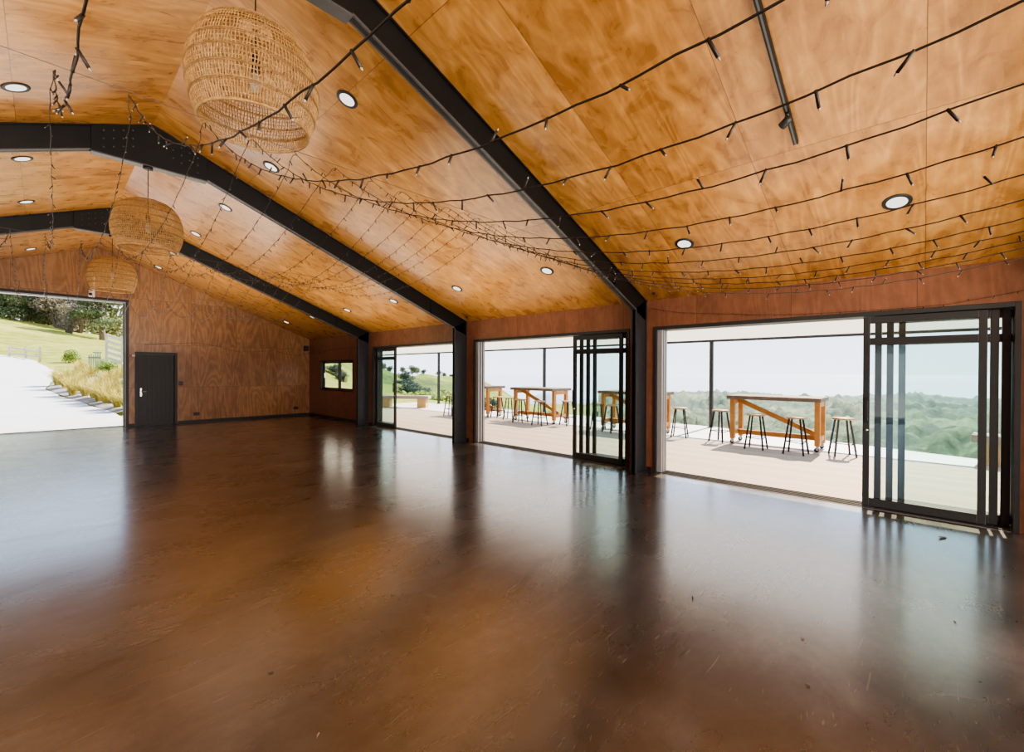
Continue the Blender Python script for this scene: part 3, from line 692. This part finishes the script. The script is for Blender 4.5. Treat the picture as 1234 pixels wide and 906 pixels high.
e = N(nt, 'ShaderNodeEmission', ins={'Color': mixc(nt, f, (.72, .79, .88, 1), (.80, .87, .96, 1)), 'Strength': .66}); d_ = N(nt, 'ShaderNodeBsdfPrincipled', ins={'Base Color': (.3, .36, .42, 1), 'Roughness': .5})  # emission stands in for bright haze lying over the water
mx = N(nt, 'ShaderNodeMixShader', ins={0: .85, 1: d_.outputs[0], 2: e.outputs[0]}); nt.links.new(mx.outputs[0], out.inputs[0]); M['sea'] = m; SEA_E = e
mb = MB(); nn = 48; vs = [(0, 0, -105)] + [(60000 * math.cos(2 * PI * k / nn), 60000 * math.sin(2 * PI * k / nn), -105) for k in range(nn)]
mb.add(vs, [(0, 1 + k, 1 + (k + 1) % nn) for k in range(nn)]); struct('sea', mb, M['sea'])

# ------------------------------------------------------------------ plants
def leaf_cloud(blobs, n, size, seed, asp=1.6):
    rnd = random.Random(seed); mb = MB(); tot = sum(b[3] * b[4] * b[5] for b in blobs)
    for bx_, by_, bz_, rx, ry, rz in blobs:
        for _ in range(max(8, int(n * rx * ry * rz / tot))):
            while True:
                u = Vector((rnd.uniform(-1, 1), rnd.uniform(-1, 1), rnd.uniform(-1, 1)))
                if .05 < u.length <= 1: break
            u = u.normalized() * (u.length ** .45)
            c = Vector((bx_ + u.x * rx, by_ + u.y * ry, bz_ + u.z * rz))
            nrm = (u + Vector((rnd.uniform(-1, 1), rnd.uniform(-1, 1), rnd.uniform(-.6, 1)))).normalized()
            a = nrm.cross(Vector((rnd.uniform(-1, 1), rnd.uniform(-1, 1), rnd.uniform(-1, 1)))).normalized(); b = nrm.cross(a)
            s = size * rnd.uniform(.6, 1.4)
            mb.add([c - a * s * asp, c - b * s * .6, c + a * s * asp, c + b * s * .6], [(0, 1, 2, 3)])
    return mb
def tree_mesh(kind, seed):
    rnd = random.Random(seed); tr = MB(); blobs = []
    if kind == 'round':
        tr.tube([(0, 0, -.8), (.05, 0, 1.2), (0, .1, 2.6)], [.22, .17, .08], 7)
        for k in range(13):
            a = rnd.uniform(0, 2 * PI); q = rnd.uniform(.2, 1.5); z = rnd.uniform(.5, 4.4); s = rnd.uniform(.8, 1.3); blobs.append((q * math.cos(a), q * math.sin(a), z, s, s, s * .8))
            tr.tube([(0, 0, 1 + .1 * k), (q * .5 * math.cos(a), q * .5 * math.sin(a), z * .75), (q * math.cos(a), q * math.sin(a), z)], [.09, .05, .015], 5)
        n, sz = 2600, .11
    elif kind == 'layered':
        tr.tube([(0, 0, -.8), (.1, 0, 2), (.0, .1, 5.2)], [.28, .2, .05], 7)
        for k in range(18):
            a = rnd.uniform(0, 2 * PI); z = 1.3 + 4.2 * k / 17; q = (2.5 - .38 * z) * rnd.uniform(.5, 1.05); s = rnd.uniform(.6, 1.0); blobs.append((q * math.cos(a), q * math.sin(a), z, s * 1.25, s * 1.25, s * .36))
            tr.tube([(0, 0, z - .5), (q * .6 * math.cos(a), q * .6 * math.sin(a), z - .2), (q * math.cos(a), q * math.sin(a), z)], [.08, .05, .015], 5)
        n, sz = 3200, .10
    elif kind == 'twiggy':
        for k in range(46):
            a = rnd.uniform(0, 2 * PI); q = rnd.uniform(.3, 2.1); z = rnd.uniform(2., 5.2)
            tr.tube([(.1 * math.cos(a), .1 * math.sin(a), -.8), (q * .35 * math.cos(a), q * .35 * math.sin(a), z * .5), (q * math.cos(a + .3), q * math.sin(a + .3), z)], [.07, .035, .008], 4)
        for k in range(12):
            a = rnd.uniform(0, 2 * PI); q = rnd.uniform(.2, 1.6); s = rnd.uniform(.6, 1.0); blobs.append((q * math.cos(a), q * math.sin(a), rnd.uniform(.5, 4.6), s, s, s * .8))
        n, sz = 1900, .085
    else:                                                       # bush
        tr.tube([(0, 0, -.3), (0, 0, .8)], [.06, .03], 5)
        for k in range(8):
            a = rnd.uniform(0, 2 * PI); q = rnd.uniform(.1, .8); s = rnd.uniform(.4, .75); blobs.append((q * math.cos(a), q * math.sin(a), rnd.uniform(.3, 1.3), s, s, s * .8)); tr.tube([(0, 0, .2), (q * math.cos(a), q * math.sin(a), .9)], [.03, .01], 4)
        n, sz = 1200, .085
    return leaf_cloud(blobs, n, sz, seed), tr
TREES = {}
def tree(key, kind, mat, loc, s, rz, label, cat, group, name):
    if key not in TREES:
        r = thing(name, label, cat, loc, rz, group); lc, tr = tree_mesh(kind, len(TREES) * 7 + 3)
        lc.build('foliage', M[mat], r); tr.build('trunk', M['bark'], r); TREES[key] = r; r.scale = s
    else: r = dup(TREES[key], loc, rz, label, group, s)
    return r
def at(px, r): a = math.radians(ang(px)); return (r * math.sin(a), r * math.cos(a), land(ang(px), r))
HG = 'trees on the green hill beyond the deck'
hill_trees = [('hd', 'round', 'leaf_hill', 494, 62, 1.15, 'dark rounded tree on the hill, left of the far door post'), ('hd', 'round', 'leaf_hill', 503, 58, 1.0, 'tallest dark tree of the clump behind the far bench'), ('hd', 'round', 'leaf_hill', 512, 60, .9, 'dark tree at the right of the clump behind the far bench'),
              ('hd', 'round', 'leaf_hill', 490, 84, .95, 'round bush tree high on the hill above the bench clump'), ('hd', 'round', 'leaf_hill', 526, 52, .85, 'dark bushy tree low on the hill right of the deck post'), ('hd', 'round', 'leaf_hill', 536, 70, .6, 'small dark bush midway up the hill near the frame post'),
              ('sk', 'round', 'leaf_dark', 485, 104, .95, 'skyline tree at the left above the bench'), ('sk', 'round', 'leaf_dark', 497, 108, 1.25, 'tallest skyline tree seen through the far door'), ('sk', 'round', 'leaf_dark', 503, 110, 1.0, 'skyline tree just right of the tallest one'), ('sk', 'round', 'leaf_dark', 511, 112, .8, 'small skyline tree left of the deck post'), ('sk', 'round', 'leaf_dark', 529, 116, .9, 'skyline tree right of the deck post'), ('sk', 'round', 'leaf_dark', 535, 118, .8, 'skyline tree second right of the deck post'), ('sk', 'round', 'leaf_dark', 544, 119, .8, 'skyline tree beside the steel post'),
              ('sk', 'round', 'leaf_dark', 462, 98, 1.0, 'skyline tree seen through the tinted glass of the far door'), ('sk', 'round', 'leaf_dark', 470, 100, .9, 'second skyline tree seen through the tinted glass of the far door'),
              ('hd', 'round', 'leaf_hill', 590, 60, .85, 'dark shrub seen under the cut-off bar table'), ('hd', 'round', 'leaf_hill', 664, 62, .75, 'dark shrub on the slope behind the middle bar table'), ('hd', 'round', 'leaf_hill', 657, 55, .6, 'low shrub behind the brace of the middle bar table'),
              ('hd', 'round', 'leaf_hill', 405, 66, .7, 'dark shrub in the small window, on the green hill'), ('hd', 'round', 'leaf_hill', 414, 64, .6, 'second dark shrub in the small window')]
for k, (key, kind, mat, px_, r_, s, lb) in enumerate(hill_trees):
    x, y, z = at(px_, r_); q = .62 if key == 'sk' else 1.; tree(key, kind, mat, (x, y, z - .45 * q), (s * .8 * q, s * .8 * q, s * .52 * q), k * 1.3, lb, 'tree', HG, 'hill_tree')
for k, (px_, r_, s, lb) in enumerate([(488, 30, 1.0, 'yellow green bush under the far bench, leftmost'), (498, 29, .9, 'yellow green bush seen between the blocks of the far bench'), (509, 30, 1.0, 'yellow green bush right of the far bench block'), (523, 29, 1.15, 'yellow green bush at the deck edge right of the deck post'), (533, 30, 1.0, 'pale bush at the deck edge left of the half hidden stool'), (542, 29, .9, 'pale bush at the deck edge beside the frame post'), (470, 31, .9, 'bush at the deck edge behind the tinted far door glass')]):
    x, y, z = at(px_, r_); tree('bu', 'bush', 'leaf_bush', (x, y, -1.55 - .25 * (k % 2)), (s * 1.3, s * 1.3, s), k * 2.1, lb, 'bush', 'bushes at the deck edge', 'leafy_bush')

# ------------------------------------------------------------------ land outside, left (beyond the wide doorway)
def gz(x, y):
    if y < 20: z = 0
    else: z = .08 * (y - 20)
    if y > 45: z = 2.0 + (6.0 - .2 * (x + 3)) * (min(y, 82) - 45) / 37.
    return z
mb = MB(); xs = [-60, -45, -32, -24, -18, -13] + [-9 + .9 * i for i in range(27)]; yy = [YE + .25 + i * 1.15 for i in range(80)]; vs = []
for x in xs:
    for y in yy: vs.append((x, y, gz(x, y) - .03 + (noise.noise(Vector((x * .35, y * .35, 0))) * .12 + noise.noise(Vector((x * 1.3, y * 1.3, 2))) * .05 if y > 22 else 0) * min(1, max(0, (y - 22) / 8)) - (.05 if y < 50 and x < 3 else 0)))
n = len(yy); mb.add(vs, [(i * n + j, i * n + j + 1, (i + 1) * n + j + 1, (i + 1) * n + j) for i in range(len(xs) - 1) for j in range(n - 1)], 0, True); struct('grass_bank', mb, M['grass'])
DR = [(15.70, 1.95), (18.0, 1.75), (20.3, 1.72), (22.75, 1.13), (25.98, .44), (28.2, .10), (30.3, .25), (33.3, .64), (36.7, .84), (40.3, .27), (45.5, -.22), (47.2, -.65), (48.3, -1.62), (49.0, -2.6), (49.6, -4.)]
mb = MB(); vs = []; ylist = [15.70 + .45 * i for i in range(76)]
for y in ylist:
    xr = lerp_tab(DR, y)[0]
    for t in (0, .15, .4, .7, .85, .95, 1): x = -9 + (xr + 9) * t; vs.append((x, y, gz(x, y) + .02))
mb.add(vs, [(i * 7 + j, i * 7 + j + 1, i * 7 + j + 8, i * 7 + j + 7) for i in range(len(ylist) - 1) for j in range(6)], 0, True); struct('driveway', mb, M['drive'])
struct('forecourt', MB().box(-30, XW + .3, -30, YB - .31, -.15, -.02).box(-30, XL - .26, YB - .3, YE + .2, -.15, -.02).box(-30, 3.2, YE + .03, YE + .26, -.15, -.005), M['drive'])
mb = MB(); bed = [(20.2, 1.75, 3.6), (22.75, 1.16, 3.5), (25.98, .48, 3.4), (28.2, .14, 3.3), (30.3, .3, 3.2), (33.3, .7, 3.0), (36.2, .95, 2.2)]; vs = []
for y, x0, x1 in bed:
    for t in (0, .12, .5, 1): x = x0 + (x1 - x0) * t; vs.append((x, y, gz(x, y) + (.03 if t == 0 else .10)))
mb.add(vs, [(i * 4 + j, i * 4 + j + 1, i * 4 + j + 5, i * 4 + j + 4) for i in range(len(bed) - 1) for j in range(3)]); struct('garden_bed', mb, M['mulch'])
# tussocks
TU = []
def tussock(x, y, z, s, label, k):
    if len(TU) < 3:
        rnd = random.Random(40 + len(TU)); mb = MB()
        for _ in range(330):
            a = rnd.uniform(0, 2 * PI); l = rnd.uniform(.45, .85); lean = rnd.uniform(.05, .62); b0 = rnd.uniform(0, .09); w_ = .011
            c, s_ = math.cos(a), math.sin(a); pr = []
            for t in (0, .4, .75, 1): pr.append((c * (b0 + lean * l * t ** 1.6), s_ * (b0 + lean * l * t ** 1.6), l * (t - .42 * lean * t * t * 1.4)))
            vs = []
            for i, p in enumerate(pr): ww = w_ * (1 - .8 * i / 3); vs += [(p[0] - s_ * ww, p[1] + c * ww, p[2]), (p[0] + s_ * ww, p[1] - c * ww, p[2])]
            mb.add(vs, [(0, 1, 3, 2), (2, 3, 5, 4), (4, 5, 7, 6)])
        r = mb.build('tussock_plant', M['tussock']); TU.append(r)
    else:
        r = TU[k % 3].copy(); COL.objects.link(r)
    r.location = (x, y, z); r.rotation_euler = (0, 0, k * 1.9); r.scale = (s, s, s)
    tag(r, label, 'tussock', 'golden tussocks in the garden bed', 'thing'); return r
tus = [(.74, 27.74, .62), (.51, 29.19, .73), (1.08, 26.39, .51), (1.42, 23.8, .3), (1.65, 22.3, .18), (1.85, 21.1, .07), (2.05, 20.5, .0), (1.33, 29.03, .72), (1.68, 25.62, .45), (1.93, 23.32, .27), (2.35, 25.42, .43), (1.13, 31.44, .91), (1.73, 32.27, .98), (2.06, 29.66, .77), (2.54, 29.57, .76), (2.38, 22.3, .18), (.85, 25.24, .42), (1.5, 22.9, .22), (1.2, 24.64, .37), (2.1, 27.41, .59), (1.47, 34.6, 1.15), (2.97, 32.14, .97)]
tus.sort(key=lambda p: p[1])
for k, (x, y, z) in enumerate(tus): tussock(x, y, gz(x, y) + .05, random.uniform(.95, 1.3), 'golden green tussock grass, %s from the doorway along the garden bed' % ORD[k], k)
# stock ramp rails, slatted crate, rail fence
a = Vector((3.16, 42.66, 0)); b = Vector((3.95, 41.9, 0)); z0 = 1.78
r = thing('slatted_ramp_panel', 'pale timber rail panel of slanting boards beside the doorway jamb', 'fence panel', (3.16, 42.66, z0))
v = b - a; 
for t in (0, 1): q = v * t; MB().box(q.x - .08, q.x + .08, q.y - .08, q.y + .08, -.2, 2.35 if t == 0 else 2.2).build('post', M['fence'], r)
for k in range(5): MB().bar((0, -.1, 2.25 - .40 * k), (v.x, v.y - .1, 1.88 - .40 * k), .05, .21).build('slanting_board', M['fence'], r)
MB().bar((-.5, .35, .28), (v.x, v.y - .1, .26), .08, .2).build('bottom_rail', M['fence'], r)
r = thing('slatted_gate', 'grey green slatted timber gate left of the slanting rail panel', 'gate', (2.0, 38.3, 1.44))
for k in range(6): MB().box(.10 * k, .10 * k + .05, -.02, .02, 0, 1.05 + .05 * (k % 2) + .12 * (k > 2)).build('slat', M['crate'], r)
MB().box(-.03, .58, .02, .05, .1, .2).build('rail', M['crate'], r); MB().box(-.03, .58, .02, .05, .82, .92).build('rail', M['crate'], r); MB().box(.2, .62, .05, .09, 1.16, 1.22).build('top_bar', M['crate'], r)
MB().box(.6, .74, -.05, .09, -.1, .8).build('gate_post', M['fence'], r)
r = thing('rail_fence', 'low post and rail fence at the top edge of the driveway', 'fence', (-1.6, 48.0, 2.40))
for i, (x, y) in enumerate(((0, 0), (.8, -.35), (1.5, -1.5))): MB().box(x - .06, x + .06, y - .06, y + .06, -.3, .80 - .02 * i).build('post', M['fence'], r)
for z in (.68, .30): MB().bar((-.05, -.05, z + .02), (.8, -.4, z - .1), .04, .12).build('rail', M['fence'], r); MB().bar((.8, -.4, z - .1), (1.5, -1.55, z - .25), .04, .12).build('rail', M['fence'], r)
# trees behind the bank
TG = 'trees behind the grass bank'
tl = [('ol', 'round', 'leaf_olive', -6.0, 86, 1.5, 'olive tree at the far left above the grass bank'), ('ol', 'round', 'leaf_olive', -3.2, 90, 1.7, 'olive tree second from the left on the bank skyline'), ('tw', 'twiggy', 'leaf_brown', -1.2, 84, 1.45, 'brown twiggy tree left of centre on the bank skyline'), ('dk', 'round', 'leaf_dark', -2.4, 80, 1.1, 'dark shrubby tree at the left edge of the bank'), ('dk', 'round', 'leaf_dark', .2, 82, 1.15, 'dark green tree in front of the brown twiggy trees'), ('tw', 'twiggy', 'leaf_brown', 1.6, 80, 1.4, 'brown twiggy tree in the middle of the bank skyline'), ('tw', 'twiggy', 'leaf_brown', 3.2, 79, 1.35, 'brown twiggy tree next to the layered dark tree'),
      ('ol', 'round', 'leaf_olive', .6, 96, 2.2, 'tall olive tree behind the brown twiggy trees'), ('ol', 'round', 'leaf_olive', 4.2, 96, 2.1, 'tall olive tree behind the layered dark tree'), ('la', 'layered', 'leaf_dark', 5.0, 72, 1.25, 'layered dark conifer beside the doorway jamb'), ('tw', 'twiggy', 'leaf_brown', 2.2, 74, .8, 'low brown thicket at the foot of the bank trees'), ('ol', 'round', 'leaf_olive', 7.6, 90, 2.0, 'olive tree at the right hidden partly by the jamb'), ('tw', 'twiggy', 'leaf_brown', -4.5, 92, 1.7, 'pale twiggy tree high at the left of the skyline'), ('ol', 'round', 'leaf_olive', -8.5, 92, 1.9, 'olive tree beyond the left edge of the doorway')]
for k, (key, kind, mat, x, y, s, lb) in enumerate(tl): tree(key, kind, mat, (x, y, gz(x, y) - .2), (s, s, s), k * 1.7, lb, 'tree', TG, 'bank_tree')
for k, (x, y, s, lb) in enumerate([(2.6, 33.5, .55, 'small green shrub at the upper edge of the garden bed'), (2.6, 24.2, .5, 'small bright green shrub by the doorway jamb'), (1.4, 45.5, .55, 'spiky green shrub on the bank above the garden bed')]):
    tree('bu', 'bush', 'leaf_bush', (x, y, gz(x, y)), (s, s, s), k, lb, 'bush', 'small shrubs near the doorway', 'leafy_bush')

# ------------------------------------------------------------------ light, sky, camera
sun = bpy.data.lights.new('sun', 'SUN'); sun.energy = 5.6; sun.angle = .0095; sun.color = (1., .95, .87)
so = bpy.data.objects.new('sun', sun); COL.objects.link(so); so.rotation_euler = Vector((-1.08, -.02, -1.04)).to_track_quat('-Z', 'Y').to_euler()
wd = bpy.data.worlds.new('world'); sc.world = wd; wd.use_nodes = True; nt = wd.node_tree; nt.nodes.clear()
g_ = N(nt, 'ShaderNodeTexCoord').outputs['Generated']; z_ = N(nt, 'ShaderNodeSeparateXYZ', ins={0: g_}).outputs[2]
cl = noise_(nt, mapping(nt, g_, (1, 1, 4)), 3., 5, .6)
col = ramp(nt, z_, [(0., (.80, .87, .96)), (.10, (.74, .83, .97)), (.35, (.45, .62, .88)), (1., (.22, .40, .74))])
bg = N(nt, 'ShaderNodeBackground', ins={'Color': col, 'Strength': .68}); ow = N(nt, 'ShaderNodeOutputWorld'); nt.links.new(bg.outputs[0], ow.inputs[0])
def area(name, loc, rot, sx, sy, e, c):
    l = bpy.data.lights.new(name, 'AREA'); l.shape = 'RECTANGLE'; l.size = sx; l.size_y = sy; l.energy = e; l.color = c
    o = bpy.data.objects.new(name, l); COL.objects.link(o); o.location = loc; o.rotation_euler = rot; return o
for x, y, e in ((-1.2, -2.6, 28), (-1.6, 1.2, 25), (-1.2, 5.2, 24), (.9, 9.2, 20), (2.0, 12.6, 24), (4.1, .6, 10), (4.3, 5.3, 14), (4.4, 9.4, 13)):
    area('added_upfill', (x, y, 1.85), (PI, 0, 0), 2.4, 2.4, e, (1., .90, .76))  # added fill for the ceiling, floating in the hall without any fitting
area('added_backfill', (1., -5.0, 1.6), (PI / 2, 0, 0), 6., 2.6, 190, (1., .93, .84))  # added fill behind the camera, stands for no real fixture
cam = bpy.data.cameras.new('camera'); cam.sensor_width = 36; cam.lens = 36 * 530.458 / 1234; cam.shift_y = -(453 - 451.254) / 1234; cam.clip_end = 100000; cam.clip_start = .05
co = bpy.data.objects.new('camera', cam); COL.objects.link(co); sc.camera = co
th, pi_, ro = math.radians(46.879), math.radians(-.306), math.radians(.255)
Fv = Vector((math.sin(th) * math.cos(pi_), math.cos(th) * math.cos(pi_), math.sin(pi_))); Rv = Vector((math.cos(th), -math.sin(th), 0)); Uv = Rv.cross(Fv)
R2 = Rv * math.cos(ro) + Uv * math.sin(ro); U2 = Uv * math.cos(ro) - Rv * math.sin(ro)
co.matrix_world = Matrix(((R2.x, U2.x, -Fv.x, 0), (R2.y, U2.y, -Fv.y, 0), (R2.z, U2.z, -Fv.z, 1.5), (0, 0, 0, 1)))
vs_ = sc.view_settings; vs_.view_transform = 'AgX'
try: vs_.look = 'AgX - Medium High Contrast'
except Exception: pass
vs_.exposure = 2.05
cy = sc.cycles; cy.max_bounces = 10; cy.diffuse_bounces = 5; cy.glossy_bounces = 4; cy.transparent_max_bounces = 24; cy.sample_clamp_indirect = 6; cy.use_denoising = True; cy.caustics_reflective = False; cy.caustics_refractive = False
